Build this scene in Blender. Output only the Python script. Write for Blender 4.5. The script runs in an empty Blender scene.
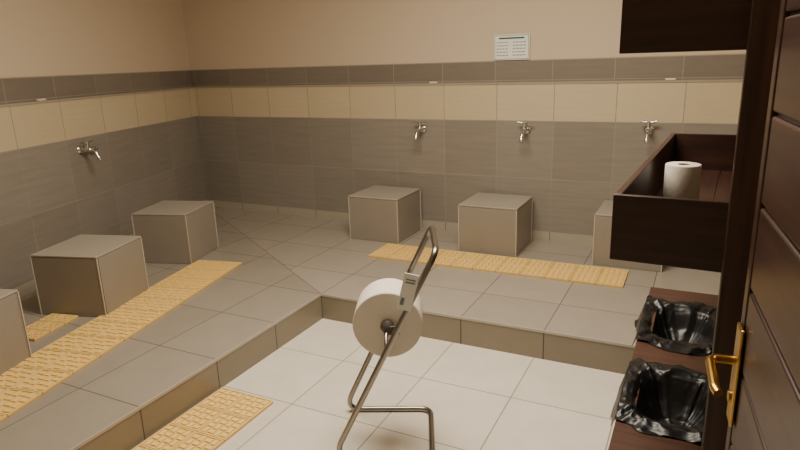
import bpy, math, random
from mathutils import Vector, Matrix, noise
random.seed(4)
S=bpy.context.scene
COL=S.collection

# ------------------------------------------------------------------ helpers
def lin(c):
    out=[]
    for v in c:
        v/=255.
        out.append(v/12.92 if v<=.04045 else ((v+.055)/1.055)**2.4)
    return (*out,1)
def nodes(name):
    m=bpy.data.materials.new(name); m.use_nodes=True
    nt=m.node_tree; b=nt.nodes['Principled BSDF']
    return m,nt,b
def N(nt,t,**k):
    n=nt.nodes.new(t)
    for a,v in k.items(): setattr(n,a,v)
    return n
def simple(name,col,rough=.5,metal=0,noise_amt=.08,nscale=12,bump=0,bscale=60,coat=0):
    m,nt,b=nodes(name)
    tc=N(nt,'ShaderNodeTexCoord'); no=N(nt,'ShaderNodeTexNoise'); no.inputs['Scale'].default_value=nscale; no.inputs['Detail'].default_value=4
    nt.links.new(tc.outputs['Object'],no.inputs['Vector'])
    mr=N(nt,'ShaderNodeMapRange'); mr.inputs['To Min'].default_value=1-noise_amt; mr.inputs['To Max'].default_value=1+noise_amt
    nt.links.new(no.outputs['Fac'],mr.inputs['Value'])
    mx=N(nt,'ShaderNodeMix',data_type='RGBA',blend_type='MULTIPLY'); mx.inputs[0].default_value=1
    mx.inputs[6].default_value=lin(col); nt.links.new(mr.outputs[0],mx.inputs[7])
    nt.links.new(mx.outputs[2],b.inputs['Base Color'])
    b.inputs['Roughness'].default_value=rough; b.inputs['Metallic'].default_value=metal
    if coat: b.inputs['Coat Weight'].default_value=coat
    if bump:
        n2=N(nt,'ShaderNodeTexNoise'); n2.inputs['Scale'].default_value=bscale; n2.inputs['Detail'].default_value=3
        nt.links.new(tc.outputs['Object'],n2.inputs['Vector'])
        bp=N(nt,'ShaderNodeBump'); bp.inputs['Strength'].default_value=bump; bp.inputs['Distance'].default_value=.01
        nt.links.new(n2.outputs['Fac'],bp.inputs['Height']); nt.links.new(bp.outputs[0],b.inputs['Normal'])
    return m
def tile(name,c1,c2,grout,axes='xz',u0=0,v0=0,tw=.45,th=.45,mortar=.0035,rough=.35,streak=.10,sscale=(3,3,40)):
    m,nt,b=nodes(name)
    tc=N(nt,'ShaderNodeTexCoord'); sp=N(nt,'ShaderNodeSeparateXYZ'); nt.links.new(tc.outputs['Object'],sp.inputs[0])
    idx={'x':0,'y':1,'z':2}
    a1=N(nt,'ShaderNodeMath',operation='SUBTRACT'); a1.inputs[1].default_value=u0-tw*40
    a2=N(nt,'ShaderNodeMath',operation='SUBTRACT'); a2.inputs[1].default_value=v0-th*40
    nt.links.new(sp.outputs[idx[axes[0]]],a1.inputs[0]); nt.links.new(sp.outputs[idx[axes[1]]],a2.inputs[0])
    cb=N(nt,'ShaderNodeCombineXYZ'); nt.links.new(a1.outputs[0],cb.inputs[0]); nt.links.new(a2.outputs[0],cb.inputs[1])
    br=N(nt,'ShaderNodeTexBrick'); br.offset=0; br.squash=1
    br.inputs['Scale'].default_value=1; br.inputs['Brick Width'].default_value=tw; br.inputs['Row Height'].default_value=th
    br.inputs['Mortar Size'].default_value=mortar; br.inputs['Mortar Smooth'].default_value=.1; br.inputs['Bias'].default_value=0
    br.inputs['Color1'].default_value=lin(c1); br.inputs['Color2'].default_value=lin(c2); br.inputs['Mortar'].default_value=lin(grout)
    nt.links.new(cb.outputs[0],br.inputs['Vector'])
    mp=N(nt,'ShaderNodeMapping'); mp.inputs['Scale'].default_value=sscale
    if axes=='xz': mp.inputs['Rotation'].default_value=(0,.5,0)
    nt.links.new(tc.outputs['Object'],mp.inputs[0])
    no=N(nt,'ShaderNodeTexNoise'); no.inputs['Scale'].default_value=1; no.inputs['Detail'].default_value=5; no.inputs['Roughness'].default_value=.65
    nt.links.new(mp.outputs[0],no.inputs['Vector'])
    mr=N(nt,'ShaderNodeMapRange'); mr.inputs['From Min'].default_value=.3; mr.inputs['From Max'].default_value=.7
    mr.inputs['To Min'].default_value=1-streak; mr.inputs['To Max'].default_value=1+streak
    nt.links.new(no.outputs['Fac'],mr.inputs['Value'])
    mx=N(nt,'ShaderNodeMix',data_type='RGBA',blend_type='MULTIPLY'); mx.inputs[0].default_value=1
    nt.links.new(br.outputs['Color'],mx.inputs[6]); nt.links.new(mr.outputs[0],mx.inputs[7])
    nt.links.new(mx.outputs[2],b.inputs['Base Color'])
    rr=N(nt,'ShaderNodeMapRange'); rr.inputs['To Min'].default_value=rough; rr.inputs['To Max'].default_value=.85
    nt.links.new(br.outputs['Fac'],rr.inputs['Value']); nt.links.new(rr.outputs[0],b.inputs['Roughness'])
    bp=N(nt,'ShaderNodeBump',invert=True); bp.inputs['Strength'].default_value=.5; bp.inputs['Distance'].default_value=.002
    nt.links.new(br.outputs['Fac'],bp.inputs['Height']); nt.links.new(bp.outputs[0],b.inputs['Normal'])
    return m
def wood(name,c1,c2,rough=.4,axis=0):
    m,nt,b=nodes(name)
    tc=N(nt,'ShaderNodeTexCoord'); mp=N(nt,'ShaderNodeMapping')
    s=[45,45,45]; s[axis]=2.5; mp.inputs['Scale'].default_value=s
    nt.links.new(tc.outputs['Object'],mp.inputs[0])
    no=N(nt,'ShaderNodeTexNoise'); no.inputs['Detail'].default_value=5; no.inputs['Scale'].default_value=1
    nt.links.new(mp.outputs[0],no.inputs['Vector'])
    cr=N(nt,'ShaderNodeValToRGB'); cr.color_ramp.elements[0].position=.3; cr.color_ramp.elements[1].position=.7
    cr.color_ramp.elements[0].color=lin(c1); cr.color_ramp.elements[1].color=lin(c2)
    nt.links.new(no.outputs['Fac'],cr.inputs[0]); nt.links.new(cr.outputs[0],b.inputs['Base Color'])
    b.inputs['Roughness'].default_value=rough
    return m
def mesh(name,verts,faces,mats,idx=None,smooth=False,parent=None,loc=(0,0,0),rot=(0,0,0)):
    me=bpy.data.meshes.new(name); me.from_pydata([tuple(v) for v in verts],[],faces)
    for m in (mats if isinstance(mats,(list,tuple)) else [mats]): me.materials.append(m)
    if idx: me.polygons.foreach_set('material_index',idx)
    if smooth: me.polygons.foreach_set('use_smooth',[True]*len(me.polygons))
    me.update(); o=bpy.data.objects.new(name,me); COL.objects.link(o)
    o.location=loc; o.rotation_euler=rot
    if parent: o.parent=parent
    return o
BF=[(0,3,2,1),(4,5,6,7),(0,1,5,4),(1,2,6,5),(2,3,7,6),(3,0,4,7)]
def boxes(name,lst,mats,bevel=0,parent=None,loc=(0,0,0),rot=(0,0,0),segs=2):
    """lst of (x0,x1,y0,y1,z0,z1,matindex)"""
    V=[];F=[];I=[]
    for b in lst:
        x0,x1,y0,y1,z0,z1=b[:6]; mi=b[6] if len(b)>6 else 0
        n=len(V)
        V+=[(x0,y0,z0),(x1,y0,z0),(x1,y1,z0),(x0,y1,z0),(x0,y0,z1),(x1,y0,z1),(x1,y1,z1),(x0,y1,z1)]
        F+=[tuple(n+i for i in f) for f in BF]; I+=[mi]*6
    o=mesh(name,V,F,mats,I,parent=parent,loc=loc,rot=rot)
    if bevel:
        md=o.modifiers.new('bevel','BEVEL'); md.width=bevel; md.segments=segs; md.limit_method='ANGLE'
    return o
def empty(name,loc=(0,0,0),rot=(0,0,0)):
    e=bpy.data.objects.new(name,None); e.location=loc; e.rotation_euler=rot; COL.objects.link(e); e.empty_display_size=.1; return e
def fillet(pts,r,n=8,closed=False):
    pts=[Vector(p) for p in pts]; out=[]
    L=len(pts)
    for i,p in enumerate(pts):
        if not closed and i in (0,L-1): out.append(p); continue
        a=(pts[i-1]-p); b=(pts[(i+1)%L]-p)
        la,lb=a.length,b.length; a.normalize(); b.normalize()
        ang=a.angle(b); d=min(r/math.tan(ang/2),la*.45,lb*.45)
        s=p+a*d; e=p+b*d
        for k in range(n+1):
            t=k/n; out.append(s*(1-t)**2+p*2*t*(1-t)+e*t*t)
    return out
def tube(name,pts,rad,mat,parent=None,closed=False,res=4):
    cu=bpy.data.curves.new(name,'CURVE'); cu.dimensions='3D'; sp=cu.splines.new('POLY')
    sp.points.add(len(pts)-1)
    for q,p in zip(sp.points,pts): q.co=(*p,1)
    sp.use_cyclic_u=closed; sp.use_smooth=True
    cu.bevel_depth=rad; cu.bevel_resolution=res; cu.use_fill_caps=True
    cu.materials.append(mat)
    o=bpy.data.objects.new(name,cu); COL.objects.link(o)
    if parent: o.parent=parent
    return o
def lathe(name,prof,mat,seg=48,axis='z',parent=None,loc=(0,0,0),rot=(0,0,0),smooth=True):
    V=[];F=[];n=len(prof)
    for i in range(seg):
        a=2*math.pi*i/seg
        for r,h in prof:
            V.append((r*math.cos(a),r*math.sin(a),h))
    for i in range(seg):
        j=(i+1)%seg
        for k in range(n-1):
            F.append((i*n+k,j*n+k,j*n+k+1,i*n+k+1))
    o=mesh(name,V,F,mat,smooth=smooth,parent=parent,loc=loc,rot=rot)
    md=o.modifiers.new('es','EDGE_SPLIT'); md.split_angle=math.radians(40)
    return o

# ------------------------------------------------------------------ materials
GREY1=(138,130,119);GREY2=(145,137,126)
CRE1=(198,182,150);CRE2=(203,187,156)
X0,YB=-4.68,4.71
T=.45
def wallmats(u0,tag):
    return [
     tile('grey_wall_tile_'+tag,GREY1,GREY2,(156,147,134),u0=u0,v0=.05,th=.4515,mortar=.003),
     tile('cream_band_tile_'+tag,CRE1,CRE2,(156,142,116),u0=u0,v0=.95,th=.32,streak=.04,mortar=.003),
     tile('grey_border_tile_'+tag,(124,115,104),(131,122,110),(156,147,133),u0=u0-.03,v0=1.26,th=.4,streak=.06,mortar=.003),
     simple('wall_paint_'+tag,(208,190,165),.75,noise_amt=.02,nscale=3,bump=.08,bscale=90),
     tile('cream_skirting_'+tag,(170,160,142),(174,164,146),(120,110,96),u0=u0,v0=-.9,th=1.0,streak=.04),
     simple('ledge_tile_'+tag,(166,154,136),.35)]
def wall(name,L,loc,rotz,side,tag,u0):
    d=.045*side; t=.16*(-side)
    def yy(a,b): return (min(a,b),max(a,b))
    lo=yy(0,t); hi=yy(-d,t); E=-.15
    lst=[(E,L,*lo,-.2,.075,4),(E,L,*lo,.075,.955,0),(E,L,*lo,.955,1.232,1),
         (E,L,*yy(.006*side,t),1.232,1.246,5),
         (E,L,*hi,1.246,1.405,2),(E,L,*hi,1.405,1.412,5),(E,L,*yy(-d-.006*side,t),1.412,2.75,3)]
    return boxes(name,lst,wallmats(u0,tag),loc=loc,rot=(0,0,rotz))
ANG=math.radians(15.8)
wall('wall_back',5.3,(X0,YB,0),0,-1,'back',(-.142-X0)%T)
wall('wall_left',6.4,(X0,YB,0),-(math.pi/2-ANG),1,'left',.1)
wall('wall_right',6.1,(.33,YB,0),-math.pi/2,-1,'right',.2)
wall('wall_front',4.2,(.45,-1.25,0),math.pi,-1,'front',.2)
boxes('ceiling',[(-5,.6,-1.5,5,2.75,2.85)],simple('ceiling_paint',(205,196,180),.8))

# floors
EX,EY=-2.125,3.037     # inner corner of the raised platform
FT=.48
pf=dict(axes='xy',tw=FT,th=FT,mortar=.003,rough=.28,streak=.05,sscale=(6,6,6))
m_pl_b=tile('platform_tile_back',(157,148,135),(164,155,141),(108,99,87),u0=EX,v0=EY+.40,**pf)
m_pl_l=tile('platform_tile_left_shaded',(148,139,126),(155,146,132),(100,91,80),u0=EX-.40,v0=EY,**pf)  # same platform tile, colour darkened to stand in for weaker light at left
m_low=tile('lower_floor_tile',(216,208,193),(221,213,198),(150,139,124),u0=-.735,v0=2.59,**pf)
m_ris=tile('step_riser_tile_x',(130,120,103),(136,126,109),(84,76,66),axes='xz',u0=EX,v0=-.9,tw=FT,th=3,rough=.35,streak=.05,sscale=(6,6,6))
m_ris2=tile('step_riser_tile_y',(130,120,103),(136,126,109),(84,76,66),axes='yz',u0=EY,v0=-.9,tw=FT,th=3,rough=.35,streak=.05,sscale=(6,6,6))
m_grout=simple('mitre_grout',(108,99,87),.8)
boxes('floor',[(-3.4,.6,-1.45,3.2,-.27,-.17)],m_low)
c=math.tan(ANG)
def lw(y): return X0+c*(YB-y)
V=[(X0-.1,YB+.05,0),(.45,YB+.05,0),(.45,EY,0),(EX,EY,0),(EX,-1.35,0),(lw(-1.35)-.1,-1.35,0),
   (EX,EY,-.17),(.45,EY,-.17),(EX,-1.35,-.17)]
F=[(0,3,2,1),(0,5,4,3),(3,6,7,2),(4,8,6,3)]
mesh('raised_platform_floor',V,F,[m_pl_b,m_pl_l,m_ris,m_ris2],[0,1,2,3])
dv=(Vector((EX,EY,0))-Vector((X0,YB,0))).normalized(); nv=Vector((-dv.y,dv.x,0))*.0025
a=Vector((X0,YB,.0008)); b_=Vector((EX,EY,.0008))
mesh('trim_1',[a-nv,b_-nv,b_+nv,a+nv],[(0,1,2,3)],m_grout)
m_nos=simple('nosing_edge',(172,163,148),.35)
boxes('trim_2',[(EX-.004,.33,EY-.003,EY+.006,-.012,.0015),(EX-.006,EX+.003,-1.2,EY+.006,-.012,.0015)],m_nos)

# ------------------------------------------------------------------ tiled seats
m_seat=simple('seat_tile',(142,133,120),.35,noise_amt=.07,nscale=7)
m_seat_top=simple('seat_top_tile_lit',(164,156,143),.3,noise_amt=.05,nscale=7)  # stool top coloured lighter than the sides, light from above put into it
m_seat_edge=simple('seat_grout',(186,177,162),.6)
def seat(loc,rot,h=.36,w=.225):
    g=.003;t=.012
    e=empty('tiled_stool',loc,(0,0,rot))
    boxes('core',[(-w+t*.7,w-t*.7,-w+t*.7,w-t*.7,0,h-.006)],m_seat_edge,parent=e)
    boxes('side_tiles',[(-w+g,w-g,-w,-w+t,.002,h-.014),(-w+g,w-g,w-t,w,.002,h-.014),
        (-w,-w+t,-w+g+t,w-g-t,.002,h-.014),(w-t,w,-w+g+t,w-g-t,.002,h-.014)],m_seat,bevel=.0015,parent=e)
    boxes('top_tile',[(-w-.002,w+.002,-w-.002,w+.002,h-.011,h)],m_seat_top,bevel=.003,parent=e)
    boxes('corner_beads',[(sx*w-.0035,sx*w+.0035,sy*w-.0035,sy*w+.0035,0,h-.012) for sx in(-1,1) for sy in (-1,1)],m_seat_edge,bevel=.001,parent=e)
    return e
seat((-2.375,4.43,0),0,.37); seat((-1.40,4.43,0),0,.37); seat((-.405,4.465,0),0,.37)
RA=math.radians(16)
seat((-3.66,3.33,0),RA,.39,.22); seat((-3.40,2.375,0),RA,.385,.222); seat((-3.19,1.42,0),RA,.385,.225)

# ------------------------------------------------------------------ yellow floor mats
m_mat=simple('yellow_plastic',(238,206,128),.5,noise_amt=.05,nscale=9)
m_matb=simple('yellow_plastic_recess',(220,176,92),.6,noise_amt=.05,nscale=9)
def duck(name,L,Wd,loc,rot,mod=None):
    """modular anti slip grid mat, local x = length from 0..L, y = 0..W"""
    V=[];F=[];I=[]
    def ab(x0,x1,y0,y1,z0,z1,mi):
        n=len(V)
        V.extend([(x0,y0,z0),(x1,y0,z0),(x1,y1,z0),(x0,y1,z0),(x0,y0,z1),(x1,y0,z1),(x1,y1,z1),(x0,y1,z1)])
        F.extend([tuple(n+i for i in f) for f in BF]); I.extend([mi]*6)
    m=mod or Wd/2
    nx=max(1,round(L/m)); ny=max(1,round(Wd/m)); mx=L/nx; my=Wd/ny
    for i in range(nx):
        for j in range(ny):
            x=i*mx;y=j*my;g=.002
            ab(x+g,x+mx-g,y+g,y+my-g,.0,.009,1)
            ab(x+g,x+mx-g,y+g,y+g+.006,.009,.014,0);ab(x+g,x+mx-g,y+my-g-.006,y+my-g,.009,.014,0)
            ab(x+g,x+g+.006,y+g+.006,y+my-g-.006,.009,.014,0);ab(x+mx-g-.006,x+mx-g,y+g+.006,y+my-g-.006,.009,.014,0)
            k=4;px=(mx-.02)/k;py=(my-.02)/k
            for a in range(k):
                for b in range(k):
                    cx=x+.01+px*(a+.5);cy=y+.01+py*(b+.5)
                    if (a+b)%2: ab(cx-px*.44,cx+px*.44,cy-py*.28,cy+py*.28,.009,.014,0)
                    else: ab(cx-px*.28,cx+px*.28,cy-py*.44,cy+py*.44,.009,.014,0)
    return mesh(name,V,F,[m_mat,m_matb],I,loc=loc,rot=(0,0,rot))
duck('yellow_floor_mat',1.84,.33,(-2.215,3.82,.001),math.radians(.6))
d2=math.atan2(-.978,.21)
duck('yellow_floor_mat',3.2,.37,(-3.385,3.25,.001),d2)
duck('yellow_floor_mat',.33,.19,(-3.475,2.12,.001),d2)
duck('yellow_floor_mat',1.4,.33,(-2.11,2.08,-.169),-math.pi/2)

# ------------------------------------------------------------------ taps
m_chr=simple('chrome',(215,215,215),.14,metal=1,noise_amt=.02)
def tap(loc,rot,wide=False):
    e=empty('wall_tap',loc,(0,0,rot)); e.scale=(1.2,1.2,1.2)
    R=(math.pi/2,0,0)
    lathe('rosette',[(0,0),(.03,0),(.03,.004),(.022,.012),(.012,.016),(0,.016)],m_chr,parent=e,rot=R)
    lathe('body',[(0,.0),(.011,.0),(.011,.03),(.016,.034),(.018,.06),(.016,.072),(.009,.078),(0,.078)],m_chr,parent=e,rot=R)
    tube('spout',fillet([(0,-.05,0),(0,-.10,-.004),(0,-.125,-.055)],.03),.0095,m_chr,parent=e)
    lathe('spout_tip',[(0,0),(.012,0),(.012,.016),(0,.016)],m_chr,parent=e,loc=(0,-.127,-.066),rot=(math.radians(-18),0,0))
    lathe('valve',[(0,.0),(.012,.0),(.011,.025),(.014,.03),(.014,.042),(.007,.046),(0,.046)],m_chr,parent=e,loc=(0,-.052,.008))
    w=.045 if not wide else .05
    tube('lever',[(-w,-.052,.053),(-w*.5,-.052,.049),(0,-.052,.048),(w*.5,-.052,.049),(w,-.052,.053)],.007,m_chr,parent=e)
    if wide:
        tube('side_valve_body',[(-.02,-.045,0),(.075,-.045,0)],.010,m_chr,parent=e)
        lathe('side_handle',[(0,0),(.017,0),(.019,.008),(.017,.02),(0,.022)],m_chr,parent=e,loc=(.07,-.045,0),rot=(0,math.pi/2,0))
    return e
tap((-2.137,4.708,.875),0); tap((-1.25,4.708,.885),0); tap((-.36,4.708,.905),0)
wd=Vector((math.sin(ANG),-math.cos(ANG),0))
tp=Vector((X0,YB,0))+wd*1.77
tap((tp.x,tp.y,.865),math.pi/2+ANG,True)

# soaps on the ledge
m_soap=simple('soap',(225,215,195),.4)
def soap(loc,rot=0): boxes('soap_bar',[(-.035,.035,-.014,.014,0,.014)],m_soap,bevel=.005,loc=loc,rot=(0,0,rot),segs=3)
soap((-2.04,4.728,1.2465),.1); soap((-.245,4.728,1.2465),-.05)
p=Vector((X0,YB,0))+wd*2.05; soap((p.x-.018,p.y-.006,1.2465),-math.pi/2+ANG)

# notice on the wall
m_wh=simple('paper_white',(240,240,232),.6,noise_amt=.02); m_gr=simple('print_green',(44,96,72),.6,noise_amt=.02); m_gl=simple('print_grey_green',(132,154,138),.6,noise_amt=.02)
sg=empty('wall_notice',(-1.53,4.744,1.415))
boxes('sheet',[(0,.28,-.004,.004,0,.19)],m_wh,parent=sg)
L=[(.006,.274,-.006,-.004,.181,.184,0),(.006,.274,-.006,-.004,.006,.009,0),(.006,.009,-.006,-.004,.006,.184,0),(.271,.274,-.006,-.004,.006,.184,0),
   (.04,.24,-.006,-.004,.156,.168,0)]
for r in range(5):
    z=.128-r*.024
    for cx in (.022,.150):
        x=cx
        while x<cx+.090:
            w=random.uniform(.010,.026); x2=min(x+w,cx+.106); L.append((x,x2,-.006,-.004,z,z+.007,1)); x=x2+.006
boxes('print',L,[m_gr,m_gl],parent=sg)

# ------------------------------------------------------------------ wooden rack, right
m_wd=wood('dark_wood_y',(42,24,19),(66,40,31),.4,1)
m_wx=wood('dark_wood_x',(44,26,20),(66,41,32),.4,0)
m_wz=wood('dark_wood_z',(48,31,24),(76,52,41),.4,2)
rk=empty('wooden_shelf_rack')
tl=-math.radians(2.7)
def tray(nm,x,y,z0,h,L,Wd):
    t=.018
    e=empty(nm,(x,y,0),(0,0,tl)); e.parent=rk
    boxes('tray_sides',[(0,t,t,L-t,z0,z0+h),(Wd-t,Wd,t,L-t,z0,z0+h)],m_wd,bevel=.002,parent=e)
    boxes('tray_ends',[(0,Wd,0,t,z0,z0+h),(0,Wd,L-t,L,z0,z0+h)],m_wx,bevel=.002,parent=e)
    n=4;w=(Wd-2*t)/n
    boxes('tray_base',[(t+i*w+.001,t+(i+1)*w-.001,t,L-t,z0+.004,z0+.02) for i in range(n)],m_wd,bevel=.001,parent=e)
tray('middle_tray',-.196,1.605,.915,.175,1.36,.42)
tray('upper_tray',-.203,1.605,1.438,.20,1.36,.42)
boxes('post_front',[(.066,.175,1.545,1.60,-.17,2.2)],m_wz,bevel=.003,parent=rk)
boxes('post_rear',[(.225,.27,2.86,2.90,-.17,2.2)],m_wz,bevel=.003,parent=rk)

# bin bench
bn=empty('waste_bin_bench')
bx0,bx1,by0,by1,bz=-.165,.20,1.61,3.02,.335
boxes('bench_sides',[(bx0,bx0+.018,by0,by1,-.17,bz-.02),(bx1-.018,bx1,by0,by1,-.17,bz-.02)],m_wd,bevel=.002,parent=bn)
boxes('bench_ends',[(bx0+.018,bx1-.018,by0,by0+.018,-.17,bz-.02),(bx0+.018,bx1-.018,by1-.018,by1,-.17,bz-.02),(bx0+.018,bx1-.018,2.26,2.28,-.17,bz-.02)],m_wx,bevel=.002,parent=bn)
m_wt=wood('bench_top_wood',(62,39,30),(84,56,44),.4,0)
boxes('bench_top',[(bx0-.004,bx1,by0-.004,1.79,bz-.02,bz),(bx0-.004,bx1,2.17,2.40,bz-.02,bz),(bx0-.004,bx1,2.80,by1,bz-.02,bz),
   (bx0-.004,bx0+.045,1.79,2.17,bz-.02,bz),(bx1-.045,bx1,1.79,2.17,bz-.02,bz),(bx0-.004,bx0+.045,2.40,2.80,bz-.02,bz),(bx1-.045,bx1,2.40,2.80,bz-.02,bz)],m_wt,bevel=.002,parent=bn)
m_bag=simple('black_bin_bag',(15,15,17),.38,noise_amt=.1,bump=.2,bscale=22)
def bag(cx,cy,rx,ry,seed):
    """bin liner: sags into the bin, folded over a rim and draped on the bench top"""
    V=[];F=[];na=260;nr=64
    prof=[(0,-.13),(.30,-.12),(.48,-.075),(.60,-.020),(.70,.008),(.80,.014),(.90,.010),(1.0,.002)]
    def pz(r):
        for (a,b),(c2,d) in zip(prof,prof[1:]):
            if r<=c2:
                t=(r-a)/(c2-a); return b+(d-b)*t
        return prof[-1][1]
    for i in range(nr):
        r=i/(nr-1)
        for j in range(na):
            a=2*math.pi*j/na
            ca,sa=math.cos(a),math.sin(a)
            q=.55; ux=math.copysign(abs(ca)**q,ca); uy=math.copysign(abs(sa)**q,sa)
            edge=1+.14*noise.noise(Vector((ca*2.2,sa*2.2,seed)))*(max(0,r-.6)/.4)
            x=ux*r*rx*edge; y=uy*r*ry*edge
            w=max(0,min(1,(r-.15)*2.5))
            fold=noise.noise(Vector((ca*5.5+seed,sa*5.5,r*.8)))
            cre=1-abs(noise.noise(Vector((x*10+seed,y*10,seed*2)))*2.2)
            fine=1-abs(noise.noise(Vector((x*26,y*26,seed*3)))*2.2)
            z=pz(r)+w*(fold*.012+max(0,cre)**2*.010+max(0,fine)**2*.0035)
            X=cx+x
            if r>.64: z=max(z,.003)
            if X<bx0-.006: z-= min(.08,(bx0-.006-X)*3)
            V.append((X,cy+y,bz+z))
    for i in range(nr-1):
        for j in range(na):
            k=(j+1)%na
            F.append((i*na+j,i*na+k,(i+1)*na+k,(i+1)*na+j))
    return mesh('bin_bag',V,F,m_bag,smooth=True,parent=bn)
bag(-.01,2.60,.188,.26,1.3); bag(-.005,1.975,.188,.24,7.7)

# toilet roll in tray
m_pap=simple('tissue_paper',(224,215,200),.85,noise_amt=.03,nscale=30,bump=.1,bscale=120)
m_card=simple('cardboard_core',(150,120,88),.8)
tr=empty('toilet_roll',(-.055,2.26,.936))
lathe('paper',[(.02,0),(.055,0),(.057,.004),(.057,.128),(.055,.132),(.02,.132),(.02,0)],m_pap,parent=tr)
lathe('core',[(.0195,.0),(.0195,.132),(.018,.132),(.018,.0)],m_card,parent=tr)

# ------------------------------------------------------------------ jumbo roll stand
st=empty('paper_roll_stand',(-1.325,2.017,-.17),(0,0,math.atan2(.357,.934)+math.radians(3)))
hw=.17; hf=-.195; r=.0125; xb=-.030
m_steel=simple('brushed_steel',(150,145,138),.28,metal=1,noise_amt=.05)
loop=[(xb,hw,r),(.40,hw,.91),(.415,hf,.91),(xb,hf,r),(.385,hf,r),(.38,hw,r)]
tube('bent_tube_frame',fillet(loop,.055,closed=True),r,m_steel,parent=st,closed=True,res=6)
def up(zz): return xb+(.41-xb)*(zz-r)/(.91-r)
sx=up(.50)
tube('spindle',[(sx,hf,.50),(sx+.0,hf+.03,.545),(sx+.003,0,.565),(sx,hw-.02,.545),(sx,hw,.50)],.007,m_steel,parent=st)
jr=empty('jumbo_roll',(sx+.003,-.025,.57),(math.pi/2,0,0)); jr.parent=st
R=.143;t=.085
lathe('paper',[(.028,-t),(R-.004,-t),(R,-t+.004),(R,t-.004),(R-.004,t),(.028,t),(.028,-t)],m_pap,seg=96,parent=jr)
lathe('core',[(.0275,-t),(.0275,t),(.024,t),(.024,-t),(.0275,-t)],m_card,parent=jr)
m_dk=simple('grey_plastic',(84,77,70),.5)
lathe('hub',[(0,t-.01),(.026,t-.01),(.028,t+.012),(.02,t+.02),(.008,t+.03),(0,t+.03)],m_dk,parent=jr)
boxes('hub_bracket',[(-.014,.05,-.03,.008,t+.008,t+.028)],m_dk,bevel=.004,parent=jr)
lab=empty('label_card',(up(.70)-.022,hf-.015,.680),(0,math.radians(14),0)); lab.parent=st
boxes('card',[(-.028,.028,-.002,.002,0,.15)],m_wh,parent=lab)
boxes('card_print',[(-.018,.02,-.0032,-.002,.112+i*.012,.117+i*.012) for i in range(2)]+[(-.02,-.006,-.0032,-.002,.02,.05)],simple('print_blue_grey',(120,132,145),.6),parent=lab)

# ------------------------------------------------------------------ door, right
dl=.92
ddir=Vector((.097,-.995,0)); da=math.atan2(ddir.y,ddir.x)
dr=empty('door_1',(.100,1.30,0),(0,0,da))
m_door=wood('door_wood',(46,28,21),(68,42,32),.38,0)
z0,z1=-.16,1.90
boxes('door_core',[(0,dl,.008,.036,z0,z1)],m_door,parent=dr)
P=[]
sp=.166
zz=[.668-.166*4+ i*sp for i in range(0,20)]
boxes('door_stiles',[(0,.035,-.002,.0441,z0,z1),(dl-.035,dl,-.002,.0441,z0,z1)],m_door,bevel=.003,parent=dr)
for q in zz:
    a=max(q,z0);c2=min(q+sp-.008,z1)
    if c2-a>.02: P.append((.039,dl-.039,0,.042,a,c2))
boxes('door_boards',P,m_door,bevel=.004,parent=dr)
m_br=simple('brass',(196,158,84),.28,metal=1,noise_amt=.05)
hd=empty('door_handle',(0,0,0)); hd.parent=dr
boxes('plate',[(.012,.062,-.010,-.002,.71,.92)],m_br,bevel=.004,parent=hd)
tube('lever',fillet([(.035,-.004,.845),(.035,-.055,.845),(.14,-.055,.835),(.155,-.05,.832)],.02),.009,m_br,parent=hd)
lathe('key_rose',[(0,0),(.012,0),(.012,.004),(0,.004)],m_br,parent=hd,loc=(.035,-.010,.765),rot=(math.pi/2,0,0))
boxes('door_hinges',[(dl-.01,dl+.012,-.006,.01,h,h+.09) for h in (.1,.9,1.6)],m_br,bevel=.002,parent=dr)

# ------------------------------------------------------------------ lights
def lamp(name,x,y,lx,ly,pw,col=(1,.89,.73)):
    e=empty(name,(x,y,0))
    boxes('housing',[(-lx/2-.03,lx/2+.03,-ly/2-.03,ly/2+.03,2.70,2.75)],simple('fixture_white',(220,220,215),.4),bevel=.005,parent=e)
    m,nt,bs=nodes('diffuser'); bs.inputs['Base Color'].default_value=(.9,.85,.75,1); bs.inputs['Emission Color'].default_value=(*col,1); bs.inputs['Emission Strength'].default_value=2
    boxes('diffuser_panel',[(-lx/2,lx/2,-ly/2,ly/2,2.692,2.70)],m,parent=e)
    l=bpy.data.lights.new(name+'_light','AREA'); l.shape='RECTANGLE'; l.size=lx; l.size_y=ly; l.energy=pw; l.color=col
    o=bpy.data.objects.new('area_light',l); COL.objects.link(o); o.location=(0,0,2.68); o.parent=e
lamp('ceiling_light',-1.15,2.3,1.5,1.1,114)
w=bpy.data.worlds.new('world'); S.world=w; w.use_nodes=True
w.node_tree.nodes['Background'].inputs[0].default_value=(.9,.8,.65,1); w.node_tree.nodes['Background'].inputs[1].default_value=.1

# ------------------------------------------------------------------ camera
Xc=Vector((.896,.444,-.0315)); F_=Vector((-.436,.861,-.2619)).normalized()
Xc=(Xc-F_*Xc.dot(F_)).normalized(); Up=Xc.cross(F_)
M=Matrix((( Xc.x,Up.x,-F_.x,0),(Xc.y,Up.y,-F_.y,0),(Xc.z,Up.z,-F_.z,1.44),(0,0,0,1)))
cd=bpy.data.cameras.new('camera'); cam=bpy.data.objects.new('camera',cd); COL.objects.link(cam)
cam.matrix_world=M; cd.lens=36*607/800; cd.sensor_width=36; cd.clip_start=.02
S.camera=cam
